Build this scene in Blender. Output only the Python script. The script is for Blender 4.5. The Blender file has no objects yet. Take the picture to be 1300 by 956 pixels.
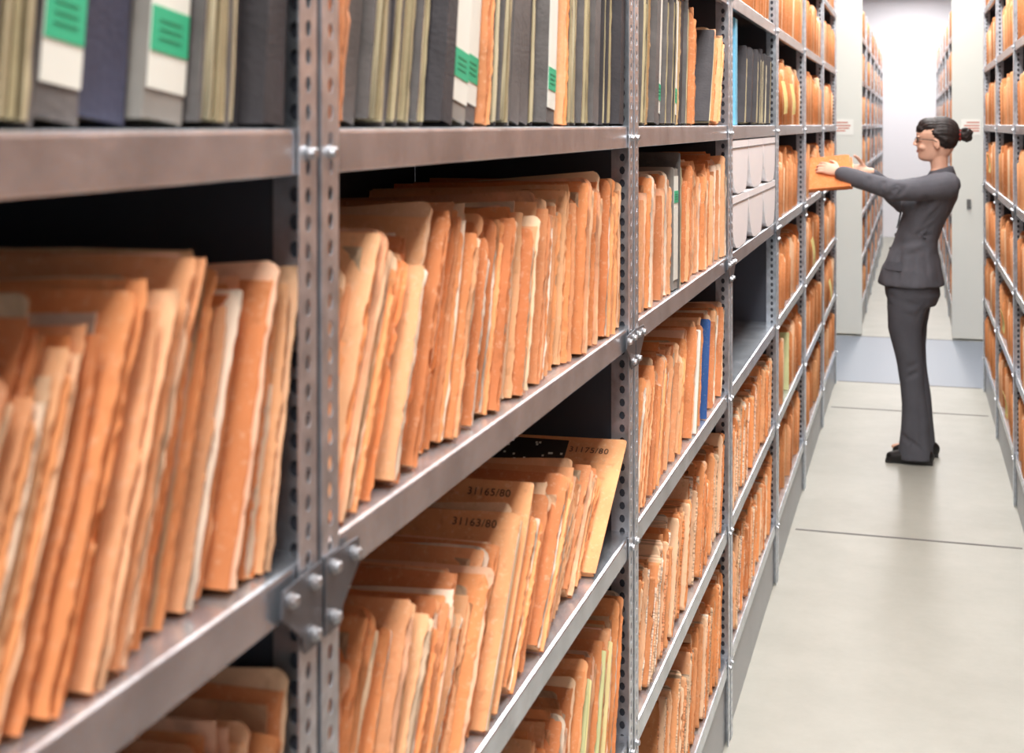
import bpy, bmesh, math, random
import numpy as np
from mathutils import Vector, Matrix, Euler, noise
from mathutils.bvhtree import BVHTree
R = random.Random(11)
S = bpy.context.scene
C = S.collection
S.view_settings.view_transform = 'Standard'

def lin(c):
    return tuple(((v/255)/12.92 if v/255 <= .04045 else ((v/255+.055)/1.055)**2.4) for v in c) + (1,)

# ---------------------------------------------------------------- materials
def base_mat(name):
    m = bpy.data.materials.new(name); m.use_nodes = True
    nt = m.node_tree; b = nt.nodes['Principled BSDF']
    return m, nt, b
def N(nt, t, **k):
    n = nt.nodes.new(t)
    for a, v in k.items(): setattr(n, a, v)
    return n
def mat(name, col, rough=.6, metal=0, var=.12, scale=8, bump=0, bscale=60, mscale=(1,1,1), spec=None):
    m, nt, b = base_mat(name)
    b.inputs['Roughness'].default_value = rough
    b.inputs['Metallic'].default_value = metal
    if spec is not None: b.inputs['Specular IOR Level'].default_value = spec
    tc = N(nt, 'ShaderNodeTexCoord'); mp = N(nt, 'ShaderNodeMapping')
    mp.inputs['Scale'].default_value = mscale
    nt.links.new(tc.outputs['Object'], mp.inputs['Vector'])
    nz = N(nt, 'ShaderNodeTexNoise'); nz.inputs['Scale'].default_value = scale; nz.inputs['Detail'].default_value = 4
    nt.links.new(mp.outputs[0], nz.inputs['Vector'])
    r = N(nt, 'ShaderNodeValToRGB')
    L = lin(col)
    r.color_ramp.elements[0].position = .3; r.color_ramp.elements[1].position = .7
    r.color_ramp.elements[0].color = tuple(v*(1-var) for v in L[:3]) + (1,)
    r.color_ramp.elements[1].color = tuple(min(1, v*(1+var)) for v in L[:3]) + (1,)
    nt.links.new(nz.outputs['Fac'], r.inputs[0]); nt.links.new(r.outputs[0], b.inputs['Base Color'])
    if bump:
        n2 = N(nt, 'ShaderNodeTexNoise'); n2.inputs['Scale'].default_value = bscale
        nt.links.new(mp.outputs[0], n2.inputs['Vector'])
        bp = N(nt, 'ShaderNodeBump'); bp.inputs['Strength'].default_value = bump; bp.inputs['Distance'].default_value = .01
        nt.links.new(n2.outputs['Fac'], bp.inputs['Height']); nt.links.new(bp.outputs[0], b.inputs['Normal'])
    return m
def sheet_mat(name, cols, lines=0.0, stain=.14, scuff=.28, rough=.8, grime=.25):
    m, nt, b = base_mat(name)
    b.inputs['Roughness'].default_value = rough; b.inputs['Specular IOR Level'].default_value = .2
    oi = N(nt, 'ShaderNodeObjectInfo'); ge = N(nt, 'ShaderNodeNewGeometry')
    a = N(nt, 'ShaderNodeMath', operation='MULTIPLY'); a.inputs[1].default_value = .25
    c = N(nt, 'ShaderNodeMath', operation='MULTIPLY_ADD'); c.inputs[1].default_value = .75
    nt.links.new(oi.outputs['Random'], a.inputs[0]); nt.links.new(ge.outputs['Random Per Island'], c.inputs[0]); nt.links.new(a.outputs[0], c.inputs[2])
    r = N(nt, 'ShaderNodeValToRGB'); e = r.color_ramp.elements
    while len(e) < len(cols): e.new(.5)
    for i, k in enumerate(cols):
        e[i].position = i/(len(cols)-1)*.86+.07; e[i].color = lin(k)
    nt.links.new(c.outputs[0], r.inputs[0])
    tc = N(nt, 'ShaderNodeTexCoord')
    nz = N(nt, 'ShaderNodeTexNoise'); nz.inputs['Scale'].default_value = 12; nz.inputs['Detail'].default_value = 6
    ad = N(nt, 'ShaderNodeVectorMath', operation='ADD'); nt.links.new(tc.outputs['Object'], ad.inputs[0]); nt.links.new(oi.outputs['Location'], ad.inputs[1])
    nt.links.new(ad.outputs[0], nz.inputs['Vector'])
    mr = N(nt, 'ShaderNodeMapRange'); mr.inputs[1].default_value = .35; mr.inputs[2].default_value = .65; mr.inputs[3].default_value = 1-stain; mr.inputs[4].default_value = 1.05
    nt.links.new(nz.outputs['Fac'], mr.inputs[0])
    mx = N(nt, 'ShaderNodeVectorMath', operation='SCALE'); nt.links.new(r.outputs[0], mx.inputs[0]); nt.links.new(mr.outputs[0], mx.inputs['Scale'])
    out = mx.outputs[0]
    n2 = N(nt, 'ShaderNodeTexNoise'); n2.inputs['Scale'].default_value = 130; n2.inputs['Detail'].default_value = 6; n2.inputs['Roughness'].default_value = .75
    nt.links.new(ad.outputs[0], n2.inputs['Vector'])
    m2 = N(nt, 'ShaderNodeMapRange'); m2.inputs[1].default_value = .54; m2.inputs[2].default_value = .66; m2.inputs[3].default_value = 0; m2.inputs[4].default_value = scuff
    nt.links.new(n2.outputs['Fac'], m2.inputs[0])
    mix = N(nt, 'ShaderNodeMix', data_type='RGBA'); nt.links.new(m2.outputs[0], mix.inputs[0]); nt.links.new(out, mix.inputs[6]); mix.inputs[7].default_value = lin((250, 222, 190))
    out = mix.outputs[2]
    n5 = N(nt, 'ShaderNodeTexNoise'); n5.inputs['Scale'].default_value = 70; n5.inputs['Detail'].default_value = 5
    sh = N(nt, 'ShaderNodeVectorMath', operation='ADD'); sh.inputs[1].default_value = (3.1,1.7,5.2); nt.links.new(ad.outputs[0], sh.inputs[0]); nt.links.new(sh.outputs[0], n5.inputs['Vector'])
    m5 = N(nt, 'ShaderNodeMapRange'); m5.inputs[1].default_value = .6; m5.inputs[2].default_value = .72; m5.inputs[3].default_value = 0; m5.inputs[4].default_value = grime
    nt.links.new(n5.outputs['Fac'], m5.inputs[0])
    mix5 = N(nt, 'ShaderNodeMix', data_type='RGBA'); nt.links.new(m5.outputs[0], mix5.inputs[0]); nt.links.new(out, mix5.inputs[6]); mix5.inputs[7].default_value = lin((150, 88, 50))
    out = mix5.outputs[2]
    if lines:
        mp = N(nt, 'ShaderNodeMapping'); mp.inputs['Scale'].default_value = (2, 620, 3)
        nt.links.new(tc.outputs['Object'], mp.inputs['Vector'])
        n3 = N(nt, 'ShaderNodeTexNoise'); n3.inputs['Scale'].default_value = 1; n3.inputs['Detail'].default_value = 3
        nt.links.new(mp.outputs[0], n3.inputs['Vector'])
        m3 = N(nt, 'ShaderNodeMapRange'); m3.inputs[1].default_value = .36; m3.inputs[2].default_value = .56; m3.inputs[3].default_value = 1-lines; m3.inputs[4].default_value = 1.05
        nt.links.new(n3.outputs['Fac'], m3.inputs[0])
        m4 = N(nt, 'ShaderNodeVectorMath', operation='SCALE'); nt.links.new(out, m4.inputs[0]); nt.links.new(m3.outputs[0], m4.inputs['Scale'])
        out = m4.outputs[0]
    nt.links.new(out, b.inputs['Base Color'])
    bp = N(nt, 'ShaderNodeBump'); bp.inputs['Strength'].default_value = .2; bp.inputs['Distance'].default_value = .0006
    nt.links.new(n2.outputs['Fac'], bp.inputs['Height']); nt.links.new(bp.outputs[0], b.inputs['Normal'])
    return m
def soft(L, k=.2): return [tuple(a*(1-k)+t*k for a, t in zip(c, (234,184,144))) for c in L]
ORANGES = soft([(186,98,52), (238,140,76), (244,154,90), (246,172,112), (230,132,72), (246,188,138), (204,120,72), (246,160,98)])
M_folder = sheet_mat('orange_cardboard', ORANGES)
M_deep = sheet_mat('deep_orange_cardboard', [(226,132,76),(234,142,84),(228,134,78)])
M_paper = sheet_mat('aged_paper', soft([(178,110,66), (242,158,96), (250,230,200), (228,134,74), (210,174,132), (255,244,226), (238,152,92), (246,220,184), (188,106,56)], .12), lines=.55, stain=.1)
M_cream = sheet_mat('cream_pages', [(184,170,132), (222,212,180), (160,146,112), (206,194,158)], lines=.45, scuff=.1, grime=.1)
M_stuff = sheet_mat('orange_cardboard_mixed', soft([(180,96,50), (238,142,78), (250,222,186), (244,154,90), (218,126,70), (246,176,120), (194,110,60), (240,156,96)]))
M_galv = mat('galvanized_steel', (204,210,218), .27, .86, .2, 16, .05, 90)
M_post = mat('zinc_post', (208,213,220), .3, .82, .22, 40, .05, 120)
M_bolt = mat('bolt_zinc', (184,186,190), .32, .85, .05)
M_gusset = mat('gusset_steel', (112,114,120), .4, .7, .1)
M_seam = mat('dark_seam', (104,102,100), .7)
M_panel = mat('side_sheet_steel', (76,79,88), .5, .5, .1, 5)
M_kick = mat('kick_steel', (172,175,180), .4, .5, .06, 4)
M_endp = mat('cream_end_panel', (228,227,218), .5, 0, .02, 2)
M_sign = mat('sign_paper', (244,242,234), .6, 0, .02)
M_print = mat('printed_red', (206,116,92), .7, 0, .1)
M_grey = mat('binder_grey', (98,94,92), .75, 0, .28, 20, .1, 150)
M_dark = mat('binder_dark', (60,57,60), .7, 0, .22, 20, .1, 150)
M_blue = mat('binder_navy', (62,65,86), .7, 0, .15, 20, .1, 150)
M_lblue = mat('binder_light_blue', (124,198,230), .6, 0, .08)
M_lightgrey = mat('binder_light_grey', (140,136,129), .75, 0, .15, 20)
M_white = mat('label_white', (232,234,224), .7, 0, .05)
M_green = mat('label_green', (52,180,134), .6, 0, .08)
M_fink = mat('faded_ink', (34,134,98))
M_ink = mat('ink_black', (44,38,36), .7, 0, .1)
M_stamp = mat('stamp_ink', (70,50,40), .7, 0, .1)
M_yel = mat('yellow_slip', (236,222,140), .75, 0, .08)
M_boxw = mat('box_white', (252,252,255), .6, 0, .01)
M_skin = mat('skin', (232,184,158), .5, 0, .05, 20)
M_suit = mat('suit_charcoal', (90,90,97), .85, 0, .1, 12, .12, 60)
M_trous = mat('trousers_charcoal', (80,80,87), .85, 0, .1, 10, .12, 60)
M_hair = mat('hair_black', (38,30,28), .6, 0, .5, 40)
M_shoe = mat('shoe_black', (24,22,22), .35, 0, .1)
M_red = mat('red_cloth', (140,36,28), .8, 0, .1)
M_wall = mat('white_wall', (234,232,238), .8, 0, .01, 1)
M_ceil = mat('ceiling_paint', (240,240,242), .8, 0, .01, 1)
M_lamp = bpy.data.materials.new('lamp_glow'); M_lamp.use_nodes = True
_b = M_lamp.node_tree.nodes['Principled BSDF']; _b.inputs['Emission Color'].default_value = (1,.97,.92,1); _b.inputs['Emission Strength'].default_value = 3

# ---------------------------------------------------------------- mesh helpers
def mesh(name, V, F, m=None, smooth=False):
    me = bpy.data.meshes.new(name); me.from_pydata([tuple(v) for v in V], [], F); me.update()
    if m: me.materials.append(m)
    if smooth:
        for p in me.polygons: p.use_smooth = True
    return me
def obj(name, me, loc=(0,0,0), parent=None, link=True):
    o = bpy.data.objects.new(name, me); o.location = loc
    if parent: o.parent = parent
    if link: C.objects.link(o)
    return o
def tag(o, label, cat, group=None, kind=None):
    o['label'] = label; o['category'] = cat
    if group: o['group'] = group
    if kind: o['kind'] = kind
    return o
def box(V, F, x0, x1, y0, y1, z0, z1):
    n = len(V)
    V += [(x0,y0,z0),(x1,y0,z0),(x1,y1,z0),(x0,y1,z0),(x0,y0,z1),(x1,y0,z1),(x1,y1,z1),(x0,y1,z1)]
    F += [tuple(n+i for i in f) for f in ((0,3,2,1),(4,5,6,7),(0,1,5,4),(1,2,6,5),(2,3,7,6),(3,0,4,7))]
def bevel_mesh(me, w, seg=2):
    bm = bmesh.new(); bm.from_mesh(me)
    bmesh.ops.bevel(bm, geom=bm.edges[:], offset=w, segments=seg, affect='EDGES', profile=.6)
    bm.to_mesh(me); bm.free(); return me
def boxmesh(name, x0,x1,y0,y1,z0,z1, m, bev=0):
    V, F = [], []; box(V,F,x0,x1,y0,y1,z0,z1); me = mesh(name,V,F,m)
    if bev: bevel_mesh(me, bev)
    return me
def solid(me, th):
    bm = bmesh.new(); bm.from_mesh(me); bmesh.ops.recalc_face_normals(bm, faces=bm.faces); bmesh.ops.solidify(bm, geom=bm.faces[:], thickness=th); bm.to_mesh(me); bm.free(); return me

# ==== PERSON
def ring_tube(V, F, rings, n=20):
    s = len(V)
    for c, a, b_ in rings:
        for j in range(n):
            t = 2*math.pi*j/n; V.append(Vector(c)+Vector(a)*math.cos(t)+Vector(b_)*math.sin(t))
    m = len(rings)
    for i in range(m-1):
        for j in range(n):
            F.append((s+i*n+j, s+i*n+(j+1)%n, s+(i+1)*n+(j+1)%n, s+(i+1)*n+j))
    F.append(tuple(s+j for j in range(n-1,-1,-1))); F.append(tuple(s+(m-1)*n+j for j in range(n)))
def htube(V, F, L, y=0):
    ring_tube(V, F, [((cx,y,z),(rx,0,0),(0,ry,0)) for z,cx,rx,ry in L], 28)
def limb(V, F, P, Rr, n=14, flat=None, cap=True):
    P = [Vector(p) for p in P]; T = []
    for i in range(len(P)):
        a = P[max(0,i-1)]; b_ = P[min(len(P)-1,i+1)]; T.append((b_-a).normalized())
    ref = Vector(flat) if flat else Vector((0.13,.3,.95))
    rings = []
    def fr(t, r):
        r = r if isinstance(r, tuple) else (r, r)
        a = t.cross(ref)
        if a.length < 1e-3: a = t.cross(Vector((0,1,0)))
        a.normalize(); b_ = t.cross(a).normalized()
        return a*r[0], b_*r[1]
    def sc(r, k): return tuple(v*k for v in r) if isinstance(r, tuple) else r*k
    rm = lambda r: min(r) if isinstance(r, tuple) else r
    if cap:
        a, b_ = fr(T[0], sc(Rr[0],.3)); rings.append((P[0]-T[0]*rm(Rr[0])*.9, a, b_)); a, b_ = fr(T[0], sc(Rr[0],.8)); rings.append((P[0]-T[0]*rm(Rr[0])*.55, a, b_))
    for p, t, r in zip(P, T, Rr):
        a, b_ = fr(t, r); rings.append((p, a, b_))
    if cap:
        a, b_ = fr(T[-1], sc(Rr[-1],.8)); rings.append((P[-1]+T[-1]*rm(Rr[-1])*.55, a, b_)); a, b_ = fr(T[-1], sc(Rr[-1],.3)); rings.append((P[-1]+T[-1]*rm(Rr[-1])*.9, a, b_))
    ring_tube(V, F, rings, n)
def ell(V, F, c, r, tilt=0, n=20, m=12):
    rings = []; c = Vector(c); Rm = Matrix.Rotation(tilt, 3, 'Y')
    for i in range(1, m):
        ph = math.pi*i/m - math.pi/2
        rings.append((c+Rm@Vector((0,0,r[2]*math.sin(ph))), Rm@Vector((r[0]*math.cos(ph),0,0)), Vector((0,r[1]*math.cos(ph),0))))
    ring_tube(V, F, rings, n)
def blob(name, V, F, m, voxel, it=2, loc=(0,0,0), parent=None):
    me = mesh(name, V, F)
    bm = bmesh.new(); bm.from_mesh(me); bmesh.ops.recalc_face_normals(bm, faces=bm.faces); bm.to_mesh(me); bm.free()
    o = bpy.data.objects.new(name, me); C.objects.link(o)
    md = o.modifiers.new('r', 'REMESH'); md.mode = 'VOXEL'; md.voxel_size = voxel; md.use_smooth_shade = True
    sm = o.modifiers.new('s', 'SMOOTH'); sm.iterations = it; sm.factor = .5
    me2 = bpy.data.meshes.new_from_object(o.evaluated_get(bpy.context.evaluated_depsgraph_get()))
    bpy.data.objects.remove(o)
    me2.materials.clear(); me2.materials.append(m)
    for p in me2.polygons: p.use_smooth = True
    return obj(name, me2, loc, parent)
def hand(V, F, w, d, nrm, side, curl, thumb_in=.4, s=1.0):
    w, d, nrm, side = Vector(w), Vector(d).normalized(), Vector(nrm).normalized(), Vector(side).normalized()
    side = (side-d*side.dot(d)).normalized(); nrm = (nrm-d*nrm.dot(d)-side*nrm.dot(side)).normalized()
    def fl(c, a, b_): return (w+d*c, side*a, nrm*b_)
    ring_tube(V, F, [fl(-.03*s,.022*s,.018*s), fl(0,.024*s,.018*s), fl(.03*s,.035*s,.016*s), fl(.06*s,.040*s,.014*s), fl(.083*s,.038*s,.012*s), fl(.091*s,.033*s,.008*s)], 16)
    for i, (off, ln) in enumerate(((.030,.066),(.010,.076),(-.010,.071),(-.029,.056))):
        p = w+d*(.080*s)+side*(off*s); pts = [p]; ang = 0
        for f, q in ((.42,curl*.5),(.32,curl),(.26,curl*.8)):
            ang += q; p = p+(d*math.cos(ang)+nrm*math.sin(ang)+side*(off*3.0))*ln*f*s; pts.append(p)
        limb(V, F, pts, [.0088*s,.0082*s,.0076*s,.0068*s], 10)
    p = w+d*(.025*s)+side*(.026*s); pts = [p]
    p = p+(side*.72+d*.6+nrm*thumb_in*.5)*.034*s; pts.append(p)
    p = p+(side*.45+d*.8+nrm*thumb_in)*.03*s; pts.append(p)
    p = p+(side*.2+d*.9+nrm*thumb_in)*.022*s; pts.append(p)
    limb(V, F, pts, [.0125*s,.0108*s,.0096*s,.008*s], 10)
PX, PY = 0.0, 6.76
LSH, LEL, LWR = (.155,-.160,1.335), (-.090,-.195,1.308), (-.340,-.125,1.386)
RSH, REL, RWR = (.135,.160,1.335), (-.06,.19,1.23), (-.215,.055,1.385)
V, F = [], []
htube(V, F, [(.80,-.01,.105,.140),(.88,-.012,.112,.150),(.96,-.01,.100,.130),(1.05,.006,.086,.115),(1.14,.035,.088,.12),(1.22,.072,.086,.13),(1.29,.108,.073,.13),(1.33,.122,.055,.10),(1.36,.126,.044,.06),(1.40,.121,.042,.046)])
limb(V, F, [(.131,0,1.34),(.121,0,1.42),(.112,0,1.50)], [.047,.040,.045])
HEAD = [(1.442,.052,.100,.020),(1.448,.034,.125,.033),(1.457,.024,.150,.040),(1.468,.0225,.165,.045),(1.480,.0225,.175,.049),(1.500,.018,.186,.054),(1.520,.017,.194,.059),(1.538,.021,.199,.064),(1.548,.020,.201,.067),(1.560,.0145,.203,.070),(1.578,.014,.204,.072),(1.600,.022,.203,.069),(1.622,.044,.190,.059),(1.640,.074,.165,.042),(1.650,.100,.140,.022)]
htube(V, F, [(z,(a+b_)/2,(b_-a)/2,w) for z,a,b_,w in HEAD])
limb(V, F, [(.020,0,1.556),(.014,0,1.542),(.006,0,1.528)], [.006,.0072,.0080], 10)
ell(V, F, (.005,0,1.5255), (.0078,.0078,.0060))
for sg in (1,-1):
    ell(V, F, (.013,sg*.0085,1.5215), (.008,.006,.005))
    ell(V, F, (.108,sg*.070,1.526), (.015,.007,.026), -.2)
    ell(V, F, (.046,sg*.034,1.510), (.022,.016,.016))
    ell(V, F, (.026,sg*.027,1.562), (.010,.024,.005))
    ell(V, F, (.036,sg*.030,1.545), (.012,.014,.008))
for sg in (1,-1):
    htube(V, F, [(.84,-.014,.085,.065),(.72,-.026,.074,.062),(.60,-.026,.058,.053),(.49,-.012,.043,.042),(.44,-.006,.040,.038),(.34,.008,.040,.036),(.22,.016,.035,.032),(.10,.022,.029,.028),(.06,.022,.031,.028)], sg*.083)
    ell(V, F, (-.015,sg*.085,.035), (.090,.030,.022)); ell(V, F, (.035,sg*.085,.04), (.036,.028,.030))
limb(V, F, [LSH,LEL,LWR], [.034,.032,.024]); limb(V, F, [RSH,REL,RWR], [.034,.032,.024])
hand(V, F, (-.340,-.122,1.391), (-.84,.26,.22), (-.10,.62,-.75), (.36,.50,.65), .32, .3, .86)
hand(V, F, (-.210,.045,1.388), (-1,-.16,.05), (.0,-.75,.62), (.0,.30,1), .25, 1.1, .86)
body = blob('person', V, F, M_skin, .0043, 1, (PX,PY,0))
tag(body, 'person in dark trouser suit and glasses pulling out orange files', 'person')
V, F = [], []
htube(V, F, [(.845,-.010,.156,.186),(.87,-.010,.153,.184),(.93,-.006,.138,.172),(1.00,.002,.116,.148),(1.06,.014,.102,.134),(1.13,.036,.105,.142),(1.20,.065,.112,.160),(1.27,.099,.108,.174),(1.32,.120,.092,.170),(1.36,.129,.071,.140),(1.392,.131,.055,.070)])
ell(V, F, (-.002,-.065,1.225), (.056,.055,.056)); ell(V, F, (-.002,.065,1.225), (.056,.055,.056))
limb(V, F, [LSH,(.03,-.182,1.316),LEL,(-.21,-.162,1.345),(-.327,-.130,1.380)], [.066,.057,.052,.045,.040], 18)
limb(V, F, [RSH,(.03,.18,1.275),REL,(-.13,.125,1.305),(-.200,.068,1.368)], [.066,.057,.052,.045,.040], 18)
jk = blob('jacket', V, F, M_suit, .0072, 2, (0,0,0), body); jk['label'] = 'charcoal fitted suit jacket'
def crease(v, seeds):
    d = 0
    for (p, q, w, amp) in seeds:
        ab = q-p; t = max(0, min(1, (v-p).dot(ab)/ab.dot(ab)))
        dist = (v-(p+ab*t)).length
        if dist < 3*w: d += amp*math.exp(-(dist/w)**2)*math.sin(math.pi*(.15+.7*t))
    return d
VV = lambda L: [(Vector(a),Vector(b_),w,k) for a,b_,w,k in L]
CR = VV([((.02,-.22,1.34),(.06,-.21,1.27),.012,-.014),((-.06,-.25,1.34),(-.11,-.23,1.28),.012,-.014),((-.03,-.25,1.34),(-.07,-.24,1.28),.012,-.012),((-.13,-.23,1.36),(-.15,-.22,1.30),.012,-.012),((-.20,-.21,1.38),(-.21,-.20,1.32),.012,-.010),
      ((.10,-.17,1.28),(.02,-.15,1.20),.015,-.014),((.15,-.17,1.25),(.05,-.15,1.14),.015,-.014),((.13,-.14,1.16),(.00,-.14,1.08),.015,-.012),((.10,-.13,1.10),(-.04,-.13,1.05),.015,-.012),((.09,-.13,1.04),(-.02,-.14,1.00),.015,-.010),
      ((-.06,-.13,1.02),(-.08,-.18,.87),.014,-.012),((.06,-.14,1.0),(.08,-.18,.86),.014,-.012),((.0,-.15,1.0),(.0,-.19,.86),.014,-.010)])
bvh = BVHTree.FromPolygons([v.co.copy() for v in jk.data.vertices], [tuple(p.vertices) for p in jk.data.polygons])
for v_ in jk.data.vertices:
    c = v_.co.copy(); v_.co = c+v_.normal*(crease(c, CR)+noise.noise(c*16)*.005)
def snap(P, off=.004):
    out = []
    for p in P:
        q, nn, _, _ = bvh.find_nearest(Vector(p)); out.append(q+nn*off if (Vector(p)-q).length < .08 else Vector(p))
    return out
V, F = [], []; n = 26
for i in range(n+1):
    a = math.pi*(-.80+1.60*i/n); up = 1.408+.014*math.cos(a)
    V += [(.125+math.cos(a)*.050, math.sin(a)*.053, up), (.125+math.cos(a)*.060, math.sin(a)*.064, up-.003), (.128+math.cos(a)*.071, math.sin(a)*.084, up-.046)]
for i in range(n):
    for q in (0,1): F.append((3*i+q,3*i+3+q,3*i+4+q,3*i+1+q))
obj('collar', solid(mesh('collar', V, F, M_trous, True), .005), parent=body)
for sg in (1,-1):
    V, F = [], []
    P = [((.068,.046,1.392),(.070,.105,1.345)),((.030,.048,1.350),(.020,.118,1.305)),((.030,.046,1.335),(.025,.090,1.300)),((-.035,.040,1.275),(-.030,.090,1.262)),((-.066,.025,1.21),(-.058,.062,1.205)),((-.085,.004,1.12),(-.085,.024,1.12))]
    for a, b_ in P: V += [(a[0], sg*a[1], a[2]), (b_[0], sg*b_[1], b_[2])]
    V = snap(V, .006)
    for i in range(5): F.append((2*i,2*i+1,2*i+3,2*i+2))
    obj('lapel', solid(mesh('lapel', V, F, M_trous), .004), parent=body)
    V, F = [], []; n = 8
    for i in range(n+1):
        a = math.pi*(.62+.24*i/n); V += [(.002+math.cos(a)*.1375, sg*math.sin(a)*.168, .965), (.0+math.cos(a)*.146, sg*math.sin(a)*.178, .925)]
    V = snap(V, .002)
    for i in range(n): F.append((2*i,2*i+2,2*i+3,2*i+1))
    obj('pocket_flap', solid(mesh('pocket_flap', V, F, M_trous), .004), parent=body)
for x_, z_ in ((-.101,1.09),(-.112,1.02)):
    q = snap([(x_,-.01,z_)], .002)[0]
    V, F = [], []; ell(V, F, tuple(q), (.004,.008,.008)); obj('button', mesh('button', V, F, M_ink, True), parent=body)
V, F = [], []
htube(V, F, [(.91,-.01,.116,.158),(.86,-.008,.130,.168),(.80,-.004,.130,.168),(.75,-.006,.110,.160)])
for sg, o_ in ((-1,-.004),(1,.016)):
    htube(V, F, [(.84,-.008+o_,.110,.088),(.74,-.026+o_,.094,.086),(.64,-.032+o_,.079,.075),(.54,-.022+o_,.065,.063),(.46,-.010+o_,.058,.055),(.38,.002+o_,.056,.053),(.28,.010+o_,.059,.055),(.17,.014+o_,.066,.059),(.08,.014+o_,.074,.064),(.020,.012+o_,.079,.067)], sg*.083)
tr = blob('trousers', V, F, M_trous, .0072, 2, (0,0,0), body); tr['label'] = 'charcoal flared trousers'
CT = VV([((-.10,-.13,.80),(.02,-.17,.76),.014,-.010),((-.11,-.12,.76),(.0,-.16,.71),.014,-.010),((.08,-.15,.78),(.02,-.16,.70),.014,-.010),((.05,-.14,.50),(-.03,-.15,.46),.012,-.010),((.05,-.14,.46),(-.04,-.14,.41),.012,-.010),((-.02,-.15,.40),(-.01,-.155,.05),.012,-.010),((.03,-.14,.30),(.05,-.15,.04),.012,-.010),((-.06,-.12,.14),(.04,-.15,.08),.012,-.010)])
for v_ in tr.data.vertices:
    c = v_.co.copy(); v_.co = c+v_.normal*(crease(c, CT)+noise.noise(Vector((c.x*10,c.y*10,c.z*6)))*.006)
for sg, o_ in ((-1,.0),(1,.028)):
    V, F = [], []
    limb(V, F, [(.065,0,.036),(.02,0,.042),(-.05,0,.034),(-.105,0,.026)], [(.036,.036),(.040,.040),(.041,.030),(.034,.022)], 18, flat=(0,0,1))
    box(V, F, -.13,.09,-.030,.030,.0,.012)
    s = blob('shoe', V, F, M_shoe, .006, 3, (o_, sg*.085, 0), body); s['label'] = 'black leather shoe'
V, F = [], []
ell(V, F, (.130,0,1.580), (.086,.078,.079))
ell(V, F, (.144,0,1.550), (.064,.074,.058))
ell(V, F, (.088,0,1.604), (.066,.069,.046), .30)
ell(V, F, (.044,0,1.596), (.029,.053,.029), .35)
limb(V, F, [(.100,.068,1.58),(.150,.066,1.545),(.200,.018,1.56)], [.012,.014,.012]); limb(V, F, [(.100,-.068,1.58),(.150,-.066,1.545),(.200,-.018,1.56)], [.012,.014,.012])
ell(V, F, (.200,0,1.566), (.028,.026,.024))
ell(V, F, (.241,0,1.571), (.031,.033,.033)); ell(V, F, (.250,.010,1.560), (.023,.025,.025)); ell(V, F, (.256,-.01,1.582), (.018,.022,.018)); ell(V, F, (.238,-.018,1.593), (.015,.014,.013))
hr = blob('hair', V, F, M_hair, .0042, 1, (0,0,0), body); hr['label'] = 'black hair tied in a bun'
for v_ in hr.data.vertices:
    c = v_.co.copy()
    if c.x < .212: q = noise.noise(Vector((c.x*5, math.atan2(c.y, c.z-1.55)*18, 0)))*.0045+.001
    else: q = noise.noise(c*70)*.006
    v_.co = c+v_.normal*q
V, F = [], []
R1, r1 = .020, .007
for i in range(24):
    for j in range(10):
        a, b_ = 2*math.pi*i/24, 2*math.pi*j/10; rr = R1+r1*math.cos(b_)+.003*math.sin(a*7)
        V.append((.215+r1*.9*math.sin(b_), rr*math.cos(a), 1.568+rr*math.sin(a)))
for i in range(24):
    for j in range(10): F.append((i*10+j, ((i+1)%24)*10+j, ((i+1)%24)*10+(j+1)%10, i*10+(j+1)%10))
hb = obj('hair_band', mesh('hair_band',V,F,M_red,True), parent=body); hb['label'] = 'dark red hair scrunchie'
V, F = [], []
for sg in (1,-1):
    P = [(.010+.008*abs(math.cos(a))+(.004 if math.cos(a) > 0 else 0), sg*(.031+.022*math.cos(a)), 1.545+.012*math.sin(a)) for a in [2*math.pi*i/14 for i in range(15)]]
    limb(V, F, P, [.0016]*15, 6, cap=False)
    limb(V, F, [(.018,sg*.054,1.549),(.035,sg*.066,1.549),(.09,sg*.079,1.546),(.108,sg*.080,1.538)], [.0019]*4, 6)
limb(V, F, [(.010,-.010,1.548),(.007,0,1.550),(.010,.010,1.548)], [.0016]*3, 6)
g = obj('glasses', mesh('glasses',V,F,M_ink,True), parent=body); g['label'] = 'thin dark framed glasses'
M_eye = mat('eye_white', (206,196,188), .4)
for sg in (1,-1):
    V, F = [], []; ell(V, F, (.0335,sg*.030,1.5445), (.0110,.010,.0048)); obj('eye', mesh('eye',V,F,M_eye,True), parent=body)
    V, F = [], []; ell(V, F, (.0255,sg*.030,1.5445), (.0045,.0050,.0048)); obj('iris', mesh('iris',V,F,M_ink,True), parent=body)
    V, F = [], []; limb(V, F, [(.019,sg*.014,1.566),(.022,sg*.030,1.570),(.034,sg*.048,1.565)], [.0016,.0022,.0012], 6); obj('eyebrow', mesh('eyebrow',V,F,M_hair,True), parent=body)
    V, F = [], []; limb(V, F, [(.0265,sg*.019,1.547),(.0235,sg*.030,1.550),(.034,sg*.043,1.547)], [.0012,.0014,.0010], 6); obj('eyelash', mesh('eyelash',V,F,M_ink,True), parent=body)
V, F = [], []
limb(V, F, [(.037,-.028,1.505),(.021,-.013,1.4935),(.0175,0,1.493),(.021,.013,1.4935),(.037,.028,1.505)], [.0012,.0028,.0032,.0028,.0012], 8)
limb(V, F, [(.037,-.027,1.503),(.023,-.012,1.488),(.0195,0,1.487),(.023,.012,1.488),(.037,.027,1.503)], [.0010,.0028,.0034,.0028,.0010], 8)
obj('lips', mesh('lips',V,F,mat('lip_colour',(198,122,110),.5), True), parent=body)

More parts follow.
